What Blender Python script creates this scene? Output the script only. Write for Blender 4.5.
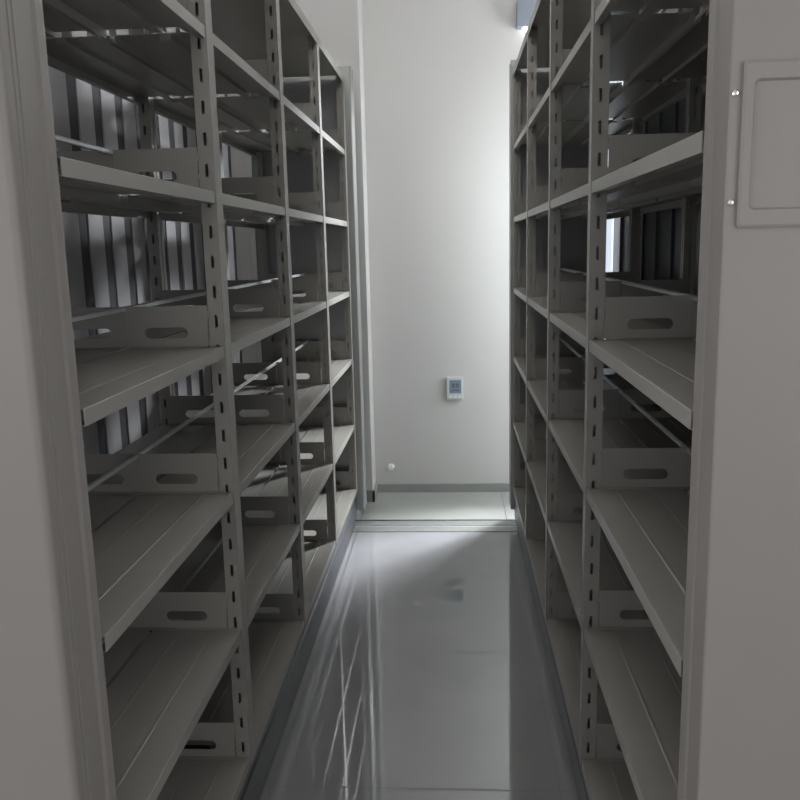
import bpy, bmesh, math, random
from mathutils import Matrix, Vector
random.seed(4)
S = bpy.context.scene
C = S.collection
for o in list(bpy.data.objects):
    bpy.data.objects.remove(o)

# ------------------------------------------------------------ camera
cd = bpy.data.cameras.new('camera')
cam = bpy.data.objects.new('camera', cd)
C.objects.link(cam)
cd.lens = 36 * 839.37 / 800
cd.sensor_width = 36
cd.clip_start = 0.02
cam.matrix_world = (Matrix.Translation((0, 0, 1.5)) @ Matrix.Rotation(0.06583, 4, 'Z')
                    @ Matrix.Rotation(math.pi / 2 - 0.18077, 4, 'X') @ Matrix.Rotation(-0.02364, 4, 'Z'))
S.camera = cam
S.view_settings.view_transform = 'Standard'
S.view_settings.look = 'None'
S.view_settings.gamma = 1
S.view_settings.use_curve_mapping = False
S.view_settings.exposure = 0.33

# ------------------------------------------------------------ world, daylight and added fill
w = bpy.data.worlds.new('world')
S.world = w
w.use_nodes = True
w.node_tree.nodes['Background'].inputs[0].default_value = (0.78, 0.88, 1.0, 1)
w.node_tree.nodes['Background'].inputs[1].default_value = 0.75


def area(name, loc, direction, sx, sy, power, col):
    l = bpy.data.lights.new(name, 'AREA')
    l.shape = 'RECTANGLE'
    l.size = sx
    l.size_y = sy
    l.energy = power
    l.color = col
    o = bpy.data.objects.new(name, l)
    C.objects.link(o)
    o.location = loc
    o.rotation_euler = Vector(direction).to_track_quat('-Z', 'Z').to_euler()
    return o


# daylight entering through the end window (right wall) and the corner window; left, right and rear lights are added fill
area('daylight_end_window', (1.71, 4.40, 1.80), (-1, 0, 0), 0.9, 1.9, 85, (0.93, 0.98, 1.0))
area('daylight_corner_window', (1.75, 6.1, 2.75), (-2.3, -2.5, -2.0), 1.0, 1.0, 540, (0.93, 0.97, 1.0))
area('fill_light_left', (-2.66, -0.5, 1.6), (1, 0.1, 0), 2.0, 1.5, 34, (1.0, 0.96, 0.92))
area('fill_light_right', (1.71, -0.5, 1.6), (-1, 0.1, 0), 2.0, 1.5, 20, (1.0, 0.97, 0.94))
area('fill_light_rear', (-0.4, -2.42, 1.7), (0, 1, 0), 3.2, 1.7, 5, (1.0, 0.94, 0.89))


# ------------------------------------------------------------ materials
def mat(name, col, rough=0.5, metal=0.0, spec=0.5, var=0.0, scale=8.0, bump=0.0, ior=None, coat=0.0):
    m = bpy.data.materials.new(name)
    m.use_nodes = True
    nt = m.node_tree
    b = nt.nodes['Principled BSDF']
    b.inputs['Base Color'].default_value = (*col, 1)
    b.inputs['Roughness'].default_value = rough
    b.inputs['Metallic'].default_value = metal
    b.inputs['Specular IOR Level'].default_value = spec
    if ior:
        b.inputs['IOR'].default_value = ior
    b.inputs['Coat Weight'].default_value = coat
    if var or bump:
        tc = nt.nodes.new('ShaderNodeTexCoord')
        n = nt.nodes.new('ShaderNodeTexNoise')
        n.inputs['Scale'].default_value = scale
        n.inputs['Detail'].default_value = 5
        nt.links.new(tc.outputs['Object'], n.inputs['Vector'])
        if var:
            r = nt.nodes.new('ShaderNodeValToRGB')
            r.color_ramp.elements[0].position = 0.3
            r.color_ramp.elements[1].position = 0.7
            r.color_ramp.elements[0].color = (*[c * (1 - var) for c in col], 1)
            r.color_ramp.elements[1].color = (*[min(1, c * (1 + var)) for c in col], 1)
            nt.links.new(n.outputs['Fac'], r.inputs['Fac'])
            nt.links.new(r.outputs['Color'], b.inputs['Base Color'])
        if bump:
            bp = nt.nodes.new('ShaderNodeBump')
            bp.inputs['Strength'].default_value = bump
            bp.inputs['Distance'].default_value = 0.002
            nt.links.new(n.outputs['Fac'], bp.inputs['Height'])
            nt.links.new(bp.outputs['Normal'], b.inputs['Normal'])
    return m


M = {}
M['paint'] = mat('warm_grey_enamel', (0.29, 0.277, 0.252), 0.36, spec=0.8, var=0.03, scale=3)
M['panel'] = mat('end_panel_enamel', (0.25, 0.232, 0.217), 0.42, var=0.03, scale=2)
M['trim'] = mat('grey_aluminium_edge', (0.30, 0.31, 0.30), 0.35, metal=0.3)
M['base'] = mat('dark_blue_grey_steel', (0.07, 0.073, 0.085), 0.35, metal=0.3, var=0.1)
M['zinc'] = mat('galvanised_strip', (0.75, 0.77, 0.79), 0.3, metal=0.7, var=0.08, scale=20)
M['chrome'] = mat('polished_screw', (0.8, 0.8, 0.8), 0.15, metal=1)
M['wall'] = mat('white_wall_paint', (0.60, 0.588, 0.574), 0.9, var=0.01, scale=2, bump=0.05)
M['ceil'] = mat('ceiling_paint', (0.75, 0.75, 0.74), 0.9, var=0.01)
M['skirt'] = mat('grey_skirting_tile', (0.30, 0.305, 0.29), 0.35, var=0.05)
M['slat'] = mat('pale_slat', (0.34, 0.328, 0.34), 0.6, var=0.04)
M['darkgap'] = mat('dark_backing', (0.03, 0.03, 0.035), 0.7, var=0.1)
M['white'] = mat('white_plastic', (0.85, 0.85, 0.83), 0.35, var=0.01)
M['stat'] = mat('grey_white_plastic', (0.62, 0.64, 0.65), 0.35, var=0.01)
M['cap'] = mat('white_gloss_cap', (0.95, 0.95, 0.93), 0.2, var=0.01)
M['screen'] = mat('blue_grey_display', (0.22, 0.29, 0.34), 0.25, var=0.1, scale=60)
M['screen_dark'] = mat('display_digits', (0.10, 0.14, 0.18), 0.3)
M['unit'] = mat('blue_grey_housing', (0.25, 0.28, 0.33), 0.5, var=0.05)
M['track'] = mat('track_steel', (0.42, 0.44, 0.42), 0.28, metal=0.5, var=0.08, scale=14)
M['slotdark'] = mat('track_groove', (0.03, 0.03, 0.03), 0.6)
M['frame'] = mat('window_frame_white', (0.7, 0.7, 0.7), 0.4)


def emit(name, col, st):
    m = bpy.data.materials.new(name)
    m.use_nodes = True
    b = m.node_tree.nodes['Principled BSDF']
    b.inputs['Emission Color'].default_value = (*col, 1)
    b.inputs['Emission Strength'].default_value = st
    return m


M['tube'] = emit('fill_tube_glow', (0.95, 0.97, 1.0), 10.0)
M['lamp'] = emit('fill_lamp_glow', (1.0, 0.98, 0.95), 24.0)
M['lamp_dim'] = emit('fill_lamp_glow_dimmed', (1.0, 0.97, 0.93), 11.0)
M['led'] = emit('lit_led', (1, 1, 1), 6.0)
g = bpy.data.materials.new('window_glass')
g.use_nodes = True
gb = g.node_tree.nodes['Principled BSDF']
gb.inputs['Transmission Weight'].default_value = 1
gb.inputs['Roughness'].default_value = 0
gb.inputs['IOR'].default_value = 1.45
M['glass'] = g


def floor_material(name, col, rough, ior, pitch, ox, oy):
    m = mat(name, col, rough, ior=ior)
    nt = m.node_tree
    b = nt.nodes['Principled BSDF']
    tc = nt.nodes.new('ShaderNodeTexCoord')
    mp = nt.nodes.new('ShaderNodeMapping')
    mp.inputs['Location'].default_value = (-ox, -oy, 0)
    nt.links.new(tc.outputs['Object'], mp.inputs['Vector'])
    br = nt.nodes.new('ShaderNodeTexBrick')
    br.offset = 0
    br.inputs['Scale'].default_value = 1
    br.inputs['Brick Width'].default_value = pitch
    br.inputs['Row Height'].default_value = pitch
    br.inputs['Mortar Size'].default_value = 0.0035
    br.inputs['Mortar Smooth'].default_value = 0.3
    br.inputs['Color1'].default_value = (*col, 1)
    br.inputs['Color2'].default_value = (*[c * 0.97 for c in col], 1)
    br.inputs['Mortar'].default_value = (*[c * 0.3 for c in col], 1)
    nt.links.new(mp.outputs['Vector'], br.inputs['Vector'])
    n = nt.nodes.new('ShaderNodeTexNoise')
    n.inputs['Scale'].default_value = 3
    n.inputs['Detail'].default_value = 6
    nt.links.new(tc.outputs['Object'], n.inputs['Vector'])
    mx = nt.nodes.new('ShaderNodeMix')
    mx.data_type = 'RGBA'
    mx.blend_type = 'OVERLAY'
    mx.inputs[0].default_value = 0.12
    nt.links.new(br.outputs['Color'], mx.inputs[6])
    nt.links.new(n.outputs['Fac'], mx.inputs[7])
    nt.links.new(mx.outputs[2], b.inputs['Base Color'])
    rr = nt.nodes.new('ShaderNodeMapRange')
    rr.inputs['To Min'].default_value = rough
    rr.inputs['To Max'].default_value = 0.5
    nt.links.new(br.outputs['Fac'], rr.inputs['Value'])
    nt.links.new(rr.outputs['Result'], b.inputs['Roughness'])
    bp = nt.nodes.new('ShaderNodeBump')
    bp.inputs['Strength'].default_value = 0.012
    bp.inputs['Distance'].default_value = 0.02
    n2 = nt.nodes.new('ShaderNodeTexNoise')
    n2.inputs['Scale'].default_value = 4
    nt.links.new(tc.outputs['Object'], n2.inputs['Vector'])
    nt.links.new(n2.outputs['Fac'], bp.inputs['Height'])
    nt.links.new(bp.outputs['Normal'], b.inputs['Normal'])
    return m


M['floor'] = floor_material('polished_grey_tile', (0.33, 0.33, 0.345), 0.04, 2.3, 0.81, 0.28, 3.741)
M['floor_far'] = floor_material('satin_grey_tile', (0.40, 0.41, 0.39), 0.22, 1.6, 0.81, 0.28, 5.2)


# ------------------------------------------------------------ mesh helpers
def box(bm, x0, x1, y0, y1, z0, z1, mi=0):
    x0, x1 = min(x0, x1), max(x0, x1)
    y0, y1 = min(y0, y1), max(y0, y1)
    z0, z1 = min(z0, z1), max(z0, z1)
    v = [bm.verts.new(p) for p in ((x0, y0, z0), (x1, y0, z0), (x1, y1, z0), (x0, y1, z0),
                                   (x0, y0, z1), (x1, y0, z1), (x1, y1, z1), (x0, y1, z1))]
    for f in ((3, 2, 1, 0), (4, 5, 6, 7), (0, 1, 5, 4), (1, 2, 6, 5), (2, 3, 7, 6), (3, 0, 4, 7)):
        fc = bm.faces.new([v[i] for i in f])
        fc.material_index = mi


def prism(bm, pts, axis, a, b):
    """closed outline swept along an axis ('x','y','z') from a to b"""
    def P(p, t):
        if axis == 'y':
            return (p[0], t, p[1])
        if axis == 'z':
            return (p[0], p[1], t)
        return (t, p[0], p[1])
    va = [bm.verts.new(P(p, a)) for p in pts]
    vb = [bm.verts.new(P(p, b)) for p in pts]
    n = len(pts)
    for i in range(n):
        bm.faces.new((va[i], va[(i + 1) % n], vb[(i + 1) % n], vb[i]))
    bm.faces.new(va[::-1])
    bm.faces.new(vb)


def cyl(bm, c, axis, r, h, n=16, dome=False):
    ax = {'x': 0, 'y': 1, 'z': 2}[axis]
    o = [i for i in range(3) if i != ax]
    rings = [(0, r), (h, r)] if not dome else [(0, r), (h * .5, r * .92), (h * .85, r * .6), (h, r * .15)]
    prev = None
    for t, rr in rings:
        ring = []
        for k in range(n):
            p = [0, 0, 0]
            p[ax] = c[ax] + t
            p[o[0]] = c[o[0]] + rr * math.cos(2 * math.pi * k / n)
            p[o[1]] = c[o[1]] + rr * math.sin(2 * math.pi * k / n)
            ring.append(bm.verts.new(p))
        if prev:
            for k in range(n):
                bm.faces.new((prev[k], prev[(k + 1) % n], ring[(k + 1) % n], ring[k]))
        else:
            bm.faces.new(ring[::-1])
        prev = ring
    bm.faces.new(prev)


def mesh(name, bm, *mats, bevel=0):
    bmesh.ops.recalc_face_normals(bm, faces=bm.faces)
    if bevel:
        bmesh.ops.bevel(bm, geom=[e for e in bm.edges if e.calc_face_angle(0) > 0.6], offset=bevel, segments=2,
                        affect='EDGES', profile=0.6)
    me = bpy.data.meshes.new(name)
    bm.to_mesh(me)
    bm.free()
    for m in mats:
        me.materials.append(m)
    return me


def link(name, me, parent=None, loc=(0, 0, 0)):
    o = bpy.data.objects.new(name, me)
    C.objects.link(o)
    o.parent = parent
    o.location = loc
    return o


def tag(o, label, cat, group=None, kind=None):
    o['label'] = label
    o['category'] = cat
    if group:
        o['group'] = group
    if kind:
        o['kind'] = kind
    return o


def thing(name, loc, label, cat, group=None):
    o = bpy.data.objects.new(name, None)
    C.objects.link(o)
    o.location = loc
    o.empty_display_size = 0.1
    return tag(o, label, cat, group)


def struct(name, bm, m, label, cat, bevel=0):
    o = link(name, mesh(name, bm, m, bevel=bevel))
    return tag(o, label, cat, kind='structure')


def BM():
    return bmesh.new()


# ------------------------------------------------------------ the room
RX0, RX1, RY0, RY1, RZ = -2.6, 1.65, -2.35, 5.0, 3.0
bm = BM(); box(bm, RX0, RX1, RY0, 4.452, -0.1, 0)
struct('floor', bm, M['floor'], 'polished grey tile floor of the aisle', 'floor')
bm = BM(); box(bm, RX0, RX1, 4.462, RY1, -0.1, 0.006)
struct('trim_1', bm, M['floor_far'], 'paler satin floor strip at the foot of the end wall', 'floor')
bm = BM(); box(bm, RX0, RX1, RY0, RY1, RZ, RZ + 0.1)
struct('ceiling', bm, M['ceil'], 'white ceiling above the racks', 'ceiling')
bm = BM()
box(bm, RX0, 0.46, RY1, RY1 + 0.12, -0.1, RZ); box(bm, 1.45, RX1, RY1, RY1 + 0.12, -0.1, RZ)
box(bm, 0.46, 1.45, RY1, RY1 + 0.12, -0.1, 0.85); box(bm, 0.46, 1.45, RY1, RY1 + 0.12, 2.45, RZ)
struct('wall_back', bm, M['wall'], 'plain white wall closing the end of the aisle', 'wall')
def wall_hole_x(bm, x0, x1, y0, y1, wy0, wy1, wz0, wz1):
    box(bm, x0, x1, y0, wy0, -0.1, RZ); box(bm, x0, x1, wy1, y1, -0.1, RZ)
    box(bm, x0, x1, wy0, wy1, -0.1, wz0); box(bm, x0, x1, wy0, wy1, wz1, RZ)


bm = BM(); wall_hole_x(bm, RX0 - 0.12, RX0, RY0, RY1, -1.5, 0.5, 0.85, 2.35)
struct('wall_left', bm, M['wall'], 'white side wall behind the left racks', 'wall')


bm = BM(); wall_hole_x(bm, RX1, RX1 + 0.12, RY0, 2.0, -1.5, 0.5, 0.85, 2.35); wall_hole_x(bm, RX1, RX1 + 0.12, 2.0, RY1, 3.95, 4.85, 0.85, 2.75)
struct('wall_right', bm, M['wall'], 'white side wall with the end window', 'wall')
bm = BM()
box(bm, RX0, -2.1, RY0 - 0.12, RY0, -0.1, RZ); box(bm, 1.3, RX1, RY0 - 0.12, RY0, -0.1, RZ)
box(bm, -2.1, 1.3, RY0 - 0.12, RY0, -0.1, 0.85); box(bm, -2.1, 1.3, RY0 - 0.12, RY0, 2.55, RZ)
struct('wall_front', bm, M['wall'], 'white wall behind the viewer with an added wide window', 'wall')


def window(name, x0, x1, y0, y1, z0, z1, axis):
    bm = BM()
    t = 0.05
    if axis == 'x':
        for a, b, c, d in ((y0, y1, z0, z0 + t), (y0, y1, z1 - t, z1), (y0, y0 + t, z0, z1), (y1 - t, y1, z0, z1),
                           ((y0 + y1) / 2 - t / 2, (y0 + y1) / 2 + t / 2, z0, z1)):
            box(bm, x0, x1, a, b, c, d)
    else:
        for a, b, c, d in ((x0, x1, z0, z0 + t), (x0, x1, z1 - t, z1), (x0, x0 + t, z0, z1), (x1 - t, x1, z0, z1),
                           ((x0 + x1) / 2 - t / 2, (x0 + x1) / 2 + t / 2, z0, z1)):
            box(bm, a, b, y0, y1, c, d)
    return struct(name, bm, M['frame'], 'white window frame', 'window')


window('window_1', 1.66, 1.70, 3.95, 4.85, 0.85, 2.75, 'x')
window('added_window_rear', -2.1, 1.3, -2.40, -2.36, 0.85, 2.55, 'y')  # unseen window added to carry the fill from behind the viewer

window('window_3', 0.46, 1.45, 5.04, 5.08, 0.85, 2.45, 'y')

window('added_window_left', -2.65, -2.61, -1.5, 0.5, 0.85, 2.35, 'x')  # unseen side window added to brighten the right rack's near lips
window('added_window_right', 1.66, 1.70, -1.5, 0.5, 0.85, 2.35, 'x')  # added out of view, for side fill on the left rack's near lips

# column in the left corner of the end wall
bm = BM(); box(bm, -1.15, -0.492, 4.8, 5.0, 0.006, RZ)
struct('wall_column', bm, M['wall'], 'pale wall column at the left corner of the end wall', 'column', bevel=0.003)
bm = BM(); box(bm, -0.492, RX1, 4.988, 5.0, 0.006, 0.058)
struct('baseboard_back', bm, M['skirt'], 'grey tile skirting along the end wall', 'baseboard')
bm = BM(); box(bm, -1.15, -0.481, 4.79, 4.8, 0.006, 0.075); box(bm, -0.492, -0.481, 4.79, 4.988, 0.006, 0.075)
struct('baseboard_column', bm, M['skirt'], 'grey tile skirting around the wall column', 'baseboard')

# running track let into the floor, across the aisle
t = thing('floor_track', (0, 4.36, 0), 'steel running track crossing the floor at the aisle end', 'track')
bm = BM(); box(bm, -2.2, 1.6, -0.086, -0.012, 0, 0.004); box(bm, -2.2, 1.6, 0.012, 0.088, 0, 0.004)
link('track_plate', mesh('track_plate', bm, M['track']), t)
bm = BM(); box(bm, -2.2, 1.6, -0.012, 0.012, 0, 0.0015)
link('rail', mesh('rail', bm, M['zinc']), t)
bm = BM(); box(bm, -2.2, 1.6, 0.088, 0.102, 0, 0.0045)
link('track_edge', mesh('track_edge', bm, M['slotdark']), t)

# ------------------------------------------------------------ mobile shelving
Z0, DZ, NL = 0.2214, 0.35, 6
Y1, DY = 1.944, 0.8
YB = [1.142] + [Y1 + i * DY for i in range(4)]
DEPTH = 0.455
ZTOP = Z0 + 6 * DZ


def post_mesh(s, u0, wu, flange, closed_front=True):
    """slotted upright: box tube with slot holes on both sides; u = depth into the rack, s = side"""
    bm = BM()
    hw, yc = (0.026, -0.010) if s < 0 else (0.018, 0.0)
    zt, zb = ZTOP + 0.012, 0.206
    t = 0.0016
    if closed_front:
        box(bm, s * u0, s * (u0 + 0.002), yc - hw, yc + hw, zb, zt)
    else:
        box(bm, s * (u0 + wu - 0.002), s * (u0 + wu), yc - hw, yc + hw, zb, zt)
    cs = u0 + (0.014 if closed_front else wu - 0.021)
    sw = 0.007
    for sg in (-1, 1):
        ya, yb = yc + sg * hw, yc + sg * (hw - t)
        box(bm, s * u0, s * (cs), ya, yb, zb, zt)
        box(bm, s * (cs + sw), s * (u0 + wu), ya, yb, zb, zt)
        z = zb
        k = 0
        while z < zt:
            # solid rung between slots; every slot 26 mm high, 35 mm apart in pairs as on the real upright
            z1 = min(zt, z + 0.040)
            box(bm, s * cs, s * (cs + sw), ya, yb, z, z1)
            z += 0.0675
            k += 1
    # folded lips closing the back of the channel
    ue = u0 + wu if closed_front else u0
    for sg in (-1, 1):
        box(bm, s * ue, s * (ue + (-0.002 if closed_front else 0.002)), yc + sg * hw, yc + sg * 0.003, zb, zt)
    return mesh('upright_post', bm, M['paint'])


def shelf_mesh(s, back=False, L0=None):
    """pressed shelf: folded front lip, two raised ribs, back fold, end folds; origin at bay start, lip centre height"""
    hi, lo = (0.0165, 0.0365) if s < 0 else (0.0185, 0.0185)
    L0 = hi if L0 is None else L0
    L1 = DY - lo
    pts = [(0.002, -0.016), (0.002, 0.009), (0.003, 0.010), (0.066, 0.010), (0.068, 0.0112), (0.072, 0.0112), (0.074, 0.010),
           (0.150, 0.010), (0.152, 0.0108), (0.155, 0.0108), (0.157, 0.010), (0.222, 0.010), (0.222, -0.010), (0.2205, -0.010),
           (0.2205, 0.0085), (0.0035, 0.0085), (0.0035, -0.0145), (0.018, -0.0145), (0.018, -0.016)]
    if back:
        pts = [(DEPTH - a, b) for a, b in pts]
    bm = BM()
    prism(bm, [(s * a, b) for a, b in pts], 'y', L0, L1)
    # stiffening channel under the deck
    a0, a1 = (0.095, 0.12) if not back else (DEPTH - 0.12, DEPTH - 0.095)
    box(bm, s * a0, s * a1, L0, L1, -0.002, 0.0086)
    return mesh('shelf', bm, M['paint'])


def stop_mesh(s, back=False):
    """side stop plate with a rounded hand slot, standing across the shelf"""
    u0, u1, z0, z1 = 0.037, 0.2272, 0.0116, 0.106
    ua, ub = 0.086, 0.188
    cu, cz, hw, hh = (ua + ub) / 2, 0.042, (ub - ua) / 2, 0.0125
    cz = 0.044
    inner = []
    n = 8
    for side, c0 in ((1, cu + hw - hh), (-1, cu - hw + hh)):
        for k in range(n + 1):
            a = -math.pi / 2 + math.pi * k / n
            if side == -1:
                a += math.pi
            inner.append((c0 + hh * math.cos(a), cz + hh * math.sin(a)))
    corners = [(u0, z0), (u1, z0), (u1, z1), (u0, z1)]

    def hit(p):
        dx, dz = p[0] - cu, p[1] - cz
        ts = []
        if dx > 1e-9: ts.append((u1 - cu) / dx)
        if dx < -1e-9: ts.append((u0 - cu) / dx)
        if dz > 1e-9: ts.append((z1 - cz) / dz)
        if dz < -1e-9: ts.append((z0 - cz) / dz)
        t_ = min(ts)
        return (cu + dx * t_, cz + dz * t_)
    # insert corners as extra rays
    ring = [(math.atan2(p[1] - cz, p[0] - cu), p, hit(p)) for p in inner]
    for c in corners:
        a = math.atan2(c[1] - cz, c[0] - cu)
        # point on the slot outline at this angle
        best = None
        for i in range(len(inner)):
            p, q = inner[i], inner[(i + 1) % len(inner)]
            d = (math.cos(a), math.sin(a))
            ex, ez = q[0] - p[0], q[1] - p[1]
            den = d[0] * ez - d[1] * ex
            if abs(den) < 1e-12: continue
            tt = ((p[0] - cu) * ez - (p[1] - cz) * ex) / den
            ss = ((p[0] - cu) * d[1] - (p[1] - cz) * d[0]) / den
            if tt > 0 and -1e-6 <= ss <= 1 + 1e-6:
                best = (cu + d[0] * tt, cz + d[1] * tt)
        if best: ring.append((a, best, c))
    ring.sort(key=lambda r: r[0])
    f = (lambda u: s * (DEPTH - u)) if back else (lambda u: s * u)
    bm = BM()
    t = 0.0012
    vs = []
    for a, p, q in ring:
        vs.append([bm.verts.new((f(p[0]), -t, p[1])), bm.verts.new((f(q[0]), -t, q[1])),
                   bm.verts.new((f(p[0]), t, p[1])), bm.verts.new((f(q[0]), t, q[1]))])
    for i in range(len(vs)):
        A, B = vs[i], vs[(i + 1) % len(vs)]
        for a, b in ((0, 1), (2, 3), (0, 2), (1, 3)):
            try:
                bm.faces.new((A[a], A[b], B[b], B[a]))
            except ValueError:
                pass
    bmesh.ops.remove_doubles(bm, verts=bm.verts, dist=1e-6)
    # foot flange resting on the shelf and hook at the front
    box(bm, f(u0), f(u1), -0.016, 0, z0, z0 + 0.0014)
    box(bm, f(u0 - 0.004), f(u0 + 0.006), -0.0022, 0.0022, z1 - 0.03, z1 - 0.012)
    return mesh('side_stop', bm, M['paint'])


def end_panel_mesh(s, near):
    """pressed end panel with rounded corners and fine grooves along its aisle edge"""
    if near:
        ya, yb, z0, z1 = (1.014, 1.152, 0.035, 2.44) if s < 0 else (0.988, 1.094, 0.035, 2.44)
    else:
        ya, yb, z0, z1 = 4.362, 4.50, 0.095, 2.385
    th = yb - ya
    # aisle edge profile from the outer corner to the rack: (depth, y)
    pr = [(0.030, ya)]
    r = 0.010 if s < 0 else 0.004
    for k in range(7):
        a = math.pi / 2 * k / 6
        pr.append((r - r * math.sin(a) + 0.0, ya + r - r * math.cos(a)))
    for gy in (0.024, 0.036):
        if s < 0 or not near:
            pr += [(0, ya + gy), (0.004, ya + gy + 0.0015), (0.004, ya + gy + 0.0035), (0, ya + gy + 0.005)]
    if s < 0 or not near:
        pr += [(0, ya + 0.056), (0.003, ya + 0.060), (0.003, ya + th - 0.045), (0, ya + th - 0.038)]
    else:
        pr += [(0, ya + 0.030), (0.0025, ya + 0.036), (0.0025, ya + th - 0.05), (0, ya + th - 0.044)]
    r2 = 0.020
    for k in range(7):
        a = math.pi / 2 * k / 6
        pr.append((r2 - r2 * math.cos(a), yb - r2 + r2 * math.sin(a)))
    pr = [(u - (0 if near else (0.034 if s < 0 else 0.010)), y) for u, y in pr]
    other = [(DEPTH - u, y) for u, y in reversed(pr)]
    pts = [(s * u, y) for u, y in pr + other]
    bm = BM()
    prism(bm, pts, 'z', z0, z1)
    me = mesh('end_panel', bm, M['panel'] if near else M['trim'])
    return me


def rack(name, x, s, label, near_holder=False, meshes=None):
    T = thing(name, (x, 0, 0), label, 'mobile shelving', 'double-sided mobile racks')
    m = meshes
    for i, y in list(enumerate(YB))[1:]:
        for me in (m['front'], m['rear']):
            link('upright_post', me, T, (0, y, 0))
    for k in range(NL):
        z = Z0 + k * DZ
        for i in range(4):
            y = YB[0] + i * DY
            link('shelf', m['shelf'] if i else m['shelf_n'], T, (0, y, z))
            link('shelf', m['shelf_b'] if i else m['shelf_bn'], T, (0, y, z))
        for i in range(1, 5):
            link('side_stop', m['stop'], T, (0, YB[i] - (0.0375 if s < 0 else 0.0195), z))
            link('side_stop', m['stop_b'], T, (0, YB[i] - (0.0375 if s < 0 else 0.0195), z))
    for k in range(NL):
        for i in range(4):
            link('back_bar', m['back'] if i else m['back_n'], T, (0, YB[0] + i * DY, Z0 + k * DZ))
    for i in range(4):
        link('top_panel', m['top'], T, (0, YB[0] + i * DY, ZTOP))
    link('base_frame', m['base'], T)
    p = link('end_panel', m['near'], T)
    link('end_panel', m['far'], T)
    if near_holder:
        fr = link('label_holder', m['holder'], p)
        for z in (1.657, 1.540):
            link('screw', m['screw'], p, (0.0065, 0.988, z))
    return T


def back_bar(bm, s, y0, y1):
    # folded strip running along the middle of the rack above each shelf
    prism(bm, [(s * a, b) for a, b in ((0.2277, 0.096), (0.2277, 0.104), (0.2320, 0.107), (0.2365, 0.104), (0.2365, 0.096), (0.2350, 0.096),
                                       (0.2350, 0.103), (0.2320, 0.105), (0.2292, 0.103), (0.2292, 0.096))], 'y', y0, y1)


def rack_meshes(s):
    m = {}
    m['front'] = post_mesh(s, 0.0, 0.036, 0)
    m['rear'] = post_mesh(s, DEPTH - 0.036, 0.036, 0, False)
    m['shelf'] = shelf_mesh(s)
    m['shelf_b'] = shelf_mesh(s, True)
    n0 = (1.152 if s < 0 else 1.094) - YB[0] + 0.0003
    m['shelf_n'] = shelf_mesh(s, False, n0)
    m['shelf_bn'] = shelf_mesh(s, True, n0)
    m['stop'] = stop_mesh(s)
    m['stop_b'] = stop_mesh(s, True)
    bm = BM()      # galvanised strip along the middle of the rack, folded top edge
    back_bar(bm, s, 0.0, DY)
    m['back'] = mesh('back_bar', bm, M['zinc'])
    bm = BM()
    back_bar(bm, s, n0, DY)
    m['back_n'] = mesh('back_bar', bm, M['zinc'])
    bm = BM()
    pts = [(0.0, -0.018), (0.0, 0.016), (DEPTH, 0.016), (DEPTH, -0.018), (DEPTH - 0.0015, -0.018), (DEPTH - 0.0015, 0.0145),
           (0.0015, 0.0145), (0.0015, -0.018)]
    prism(bm, [(s * a, b) for a, b in pts], 'y', 0.0002 - 0.013, DY - 0.0135)
    m['top'] = mesh('top_panel', bm, M['paint'])
    bm = BM()      # undercarriage beam with a step and bolted joints
    y0, y1 = (1.153 if s < 0 else 1.095), 4.361
    prism(bm, [(s * a, b) for a, b in ((0.022, 0.005), (0.022, 0.055), (0.010, 0.060), (0.010, 0.150), (0.018, 0.155), (0.018, 0.180), (0.004, 0.184), (0.004, 0.2045),
                                       (DEPTH - .004, 0.2045), (DEPTH - .004, 0.184), (DEPTH - .018, 0.180), (DEPTH - .018, 0.155), (DEPTH - .01, 0.150),
                                       (DEPTH - .01, 0.060), (DEPTH - .022, 0.055), (DEPTH - .022, 0.005))], 'y', y0, y1)
    for yy in YB[1:4]:
        for q in (-0.09, -0.03, 0.03, 0.09):
            cyl(bm, (s * 0.0195 - 0.003, yy + q, 0.168), 'x', 0.010, 0.006, 8)
    m['base'] = mesh('base_frame', bm, M['base'])
    m['near'] = end_panel_mesh(s, True)
    m['far'] = end_panel_mesh(s, False)
    # label holder on the outside of the near end panel
    bm = BM()
    x0, x1, z0, z1, ix, iz, zz1 = 0.0135, 0.29, 1.512, 1.690, 0.0245, 1.531, 1.671
    ya = 0.988
    n = 6
    rad = 0.007

    def rrect(a, b, c, d, r):
        P = []
        for cx, cz, st in ((b - r, c + r, -90), (b - r, d - r, 0), (a + r, d - r, 90), (a + r, c + r, 180)):
            for k in range(n + 1):
                t = math.radians(st + 90 * k / n)
                P.append((cx + r * math.cos(t), cz + r * math.sin(t)))
        return P
    loops = [(rrect(x0, x1, z0, z1, 0.003), ya), (rrect(x0, x1, z0, z1, 0.003), ya - 0.0035), (rrect(x0 + .003, x1 - .003, z0 + .003, z1 - .003, 0.003), ya - 0.005),
             (rrect(ix, 0.279, iz, zz1, rad), ya - 0.005), (rrect(ix + .0025, 0.2765, iz + .0025, zz1 - .0025, rad), ya - 0.0012)]
    prev = None
    for P, y in loops:
        ring = [bm.verts.new((s * a, y, b)) for a, b in P]
        if prev:
            for k in range(len(ring)):
                bm.faces.new((prev[k], prev[(k + 1) % len(ring)], ring[(k + 1) % len(ring)], ring[k]))
        prev = ring
    bm.faces.new(prev)
    m['holder'] = mesh('label_holder', bm, M['panel'])
    bm = BM()
    cyl(bm, (0, 0, 0), 'y', 0.0042, -0.0032, 12, dome=True)
    m['screw'] = mesh('screw', bm, M['chrome'])
    return m


XL, XR = -0.5286, 0.3052
ml = rack_meshes(-1)
mr = rack_meshes(1)
rack('mobile_shelving', XL, -1, 'tall grey steel mobile shelving rack lining the left of the aisle', meshes=ml)
rack('mobile_shelving', XR, 1, 'tall grey steel shelving rack right of the aisle, label holder on its end panel', meshes=mr,
     near_holder=True)

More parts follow.
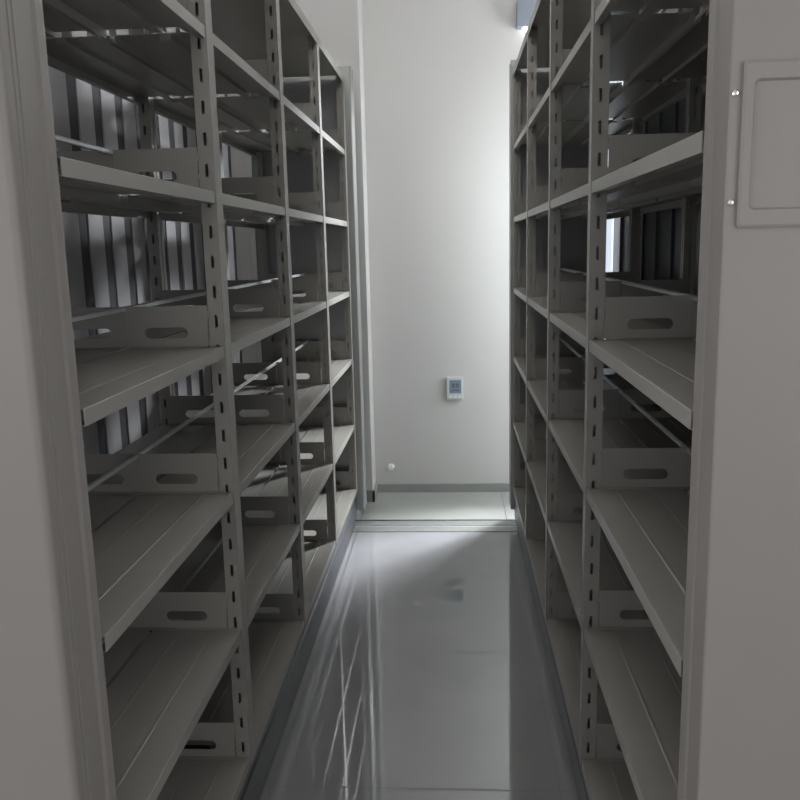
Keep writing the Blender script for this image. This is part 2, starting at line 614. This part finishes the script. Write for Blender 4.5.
# closed unit parked right behind the right rack
CX = XR + DEPTH + 0.05
t = thing('closed_shelving', (CX, 0, 0), 'dark closed steel unit parked behind the right rack, glimpsed through its shelves', 'shelving')
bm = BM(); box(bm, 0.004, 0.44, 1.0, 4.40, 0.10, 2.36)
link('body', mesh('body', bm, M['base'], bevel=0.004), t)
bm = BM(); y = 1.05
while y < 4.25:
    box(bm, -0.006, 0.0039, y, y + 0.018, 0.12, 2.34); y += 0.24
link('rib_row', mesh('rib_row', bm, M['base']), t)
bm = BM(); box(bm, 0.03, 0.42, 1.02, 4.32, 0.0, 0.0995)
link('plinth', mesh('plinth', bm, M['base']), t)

# ------------------------------------------------------------ pale slatted screen behind the left rack
t = thing('slatted_screen', (-1.22, 0, 0), 'screen of pale vertical slats seen through the left rack', 'screen')
bm = BM()
y = 2.02
while y < 4.70:
    prism(bm, [(0.0, y), (0.004, y + 0.003), (0.004, y + 0.122), (0.0, y + 0.125)], 'z', 0.12, 2.5)
    y += 0.195
link('slat_row', mesh('slat_row', bm, M['slat']), t)
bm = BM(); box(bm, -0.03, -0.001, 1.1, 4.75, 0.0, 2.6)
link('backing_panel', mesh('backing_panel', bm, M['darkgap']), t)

# unseen ceiling tube added above the left gap to light the slats
t = thing('fill_ceiling_light', (-1.09, 3.9, 2.93), 'added slim ceiling tube lighting the slatted screen', 'light')
bm = BM(); box(bm, -0.035, 0.035, -0.62, 0.62, 0.03, 0.07)
link('housing', mesh('housing', bm, M['white'], bevel=0.004), t)
bm = BM(); cyl(bm, (0, -0.6, 0.016), 'y', 0.013, 1.2, 12)
link('tube', mesh('tube', bm, M['tube']), t)

# ------------------------------------------------------------ small things on the end wall
t = thing('thermostat', (0.003, 5.0, 0.655), 'small white thermostat with blue-grey screen on the end wall', 'thermostat')
bm = BM(); box(bm, -0.049, 0.049, -0.022, 0, -0.068, 0.068)
link('body', mesh('body', bm, M['stat'], bevel=0.005), t)
bm = BM(); box(bm, -0.032, 0.038, -0.0235, -0.0221, -0.030, 0.050)
sc = link('display', mesh('display', bm, M['screen'], bevel=0.0004), t)
bm = BM()
box(bm, -0.018, 0.000, -0.0245, -0.0236, 0.006, 0.030); box(bm, 0.006, 0.024, -0.0245, -0.0236, 0.006, 0.030)
box(bm, -0.020, 0.026, -0.0245, -0.0236, -0.016, -0.010)
link('readout', mesh('readout', bm, M['screen_dark']), sc)
bm = BM()
for q in (-0.024, 0.003, 0.030):
    box(bm, q - 0.008, q + 0.008, -0.0245, -0.0221, -0.056, -0.046)
link('button_row', mesh('button_row', bm, M['white']), t)

bm = BM(); cyl(bm, (0, 0, 0), 'y', 0.024, -0.014, 6, dome=True)
o = link('wall_cap', mesh('wall_cap', bm, M['cap']), None, (-0.394, 5.0, 0.166))
tag(o, 'small glossy white cap low on the end wall near its skirting', 'wall cap')

t = thing('emergency_light', (0.46, 5.0, 2.70), 'blue-grey box with a small bright lamp high on the end wall', 'light')
bm = BM(); box(bm, -0.095, 0.12, -0.07, 0, -0.028, 0.11)
link('housing', mesh('housing', bm, M['unit'], bevel=0.006), t)
bm = BM(); cyl(bm, (-0.045, -0.035, -0.028), 'z', 0.016, -0.022, 14, dome=True)
link('lamp', mesh('lamp', bm, M['led']), t)

# unseen ceiling tubes added above the rack tops to brighten the shelf lips
for yy, lab in ((3.0, 'added long ceiling fill tube crossing above the far half of the aisle'),
                (1.45, 'added long ceiling fill tube crossing above the near half of the aisle')):
    t = thing('fill_ceiling_light', (-0.1, yy, 2.93), lab, 'light', 'added fill tubes crossing the aisle')
    bm = BM(); box(bm, -0.84, 0.84, -0.05, 0.05, 0.03, 0.07)
    link('housing', mesh('housing', bm, M['white'], bevel=0.004), t)
    bm = BM(); cyl(bm, (-0.8, 0, 0.006), 'x', 0.022, 1.6, 14)
    link('tube', mesh('tube', bm, M['lamp'] if yy > 2 else M['lamp_dim']), t)
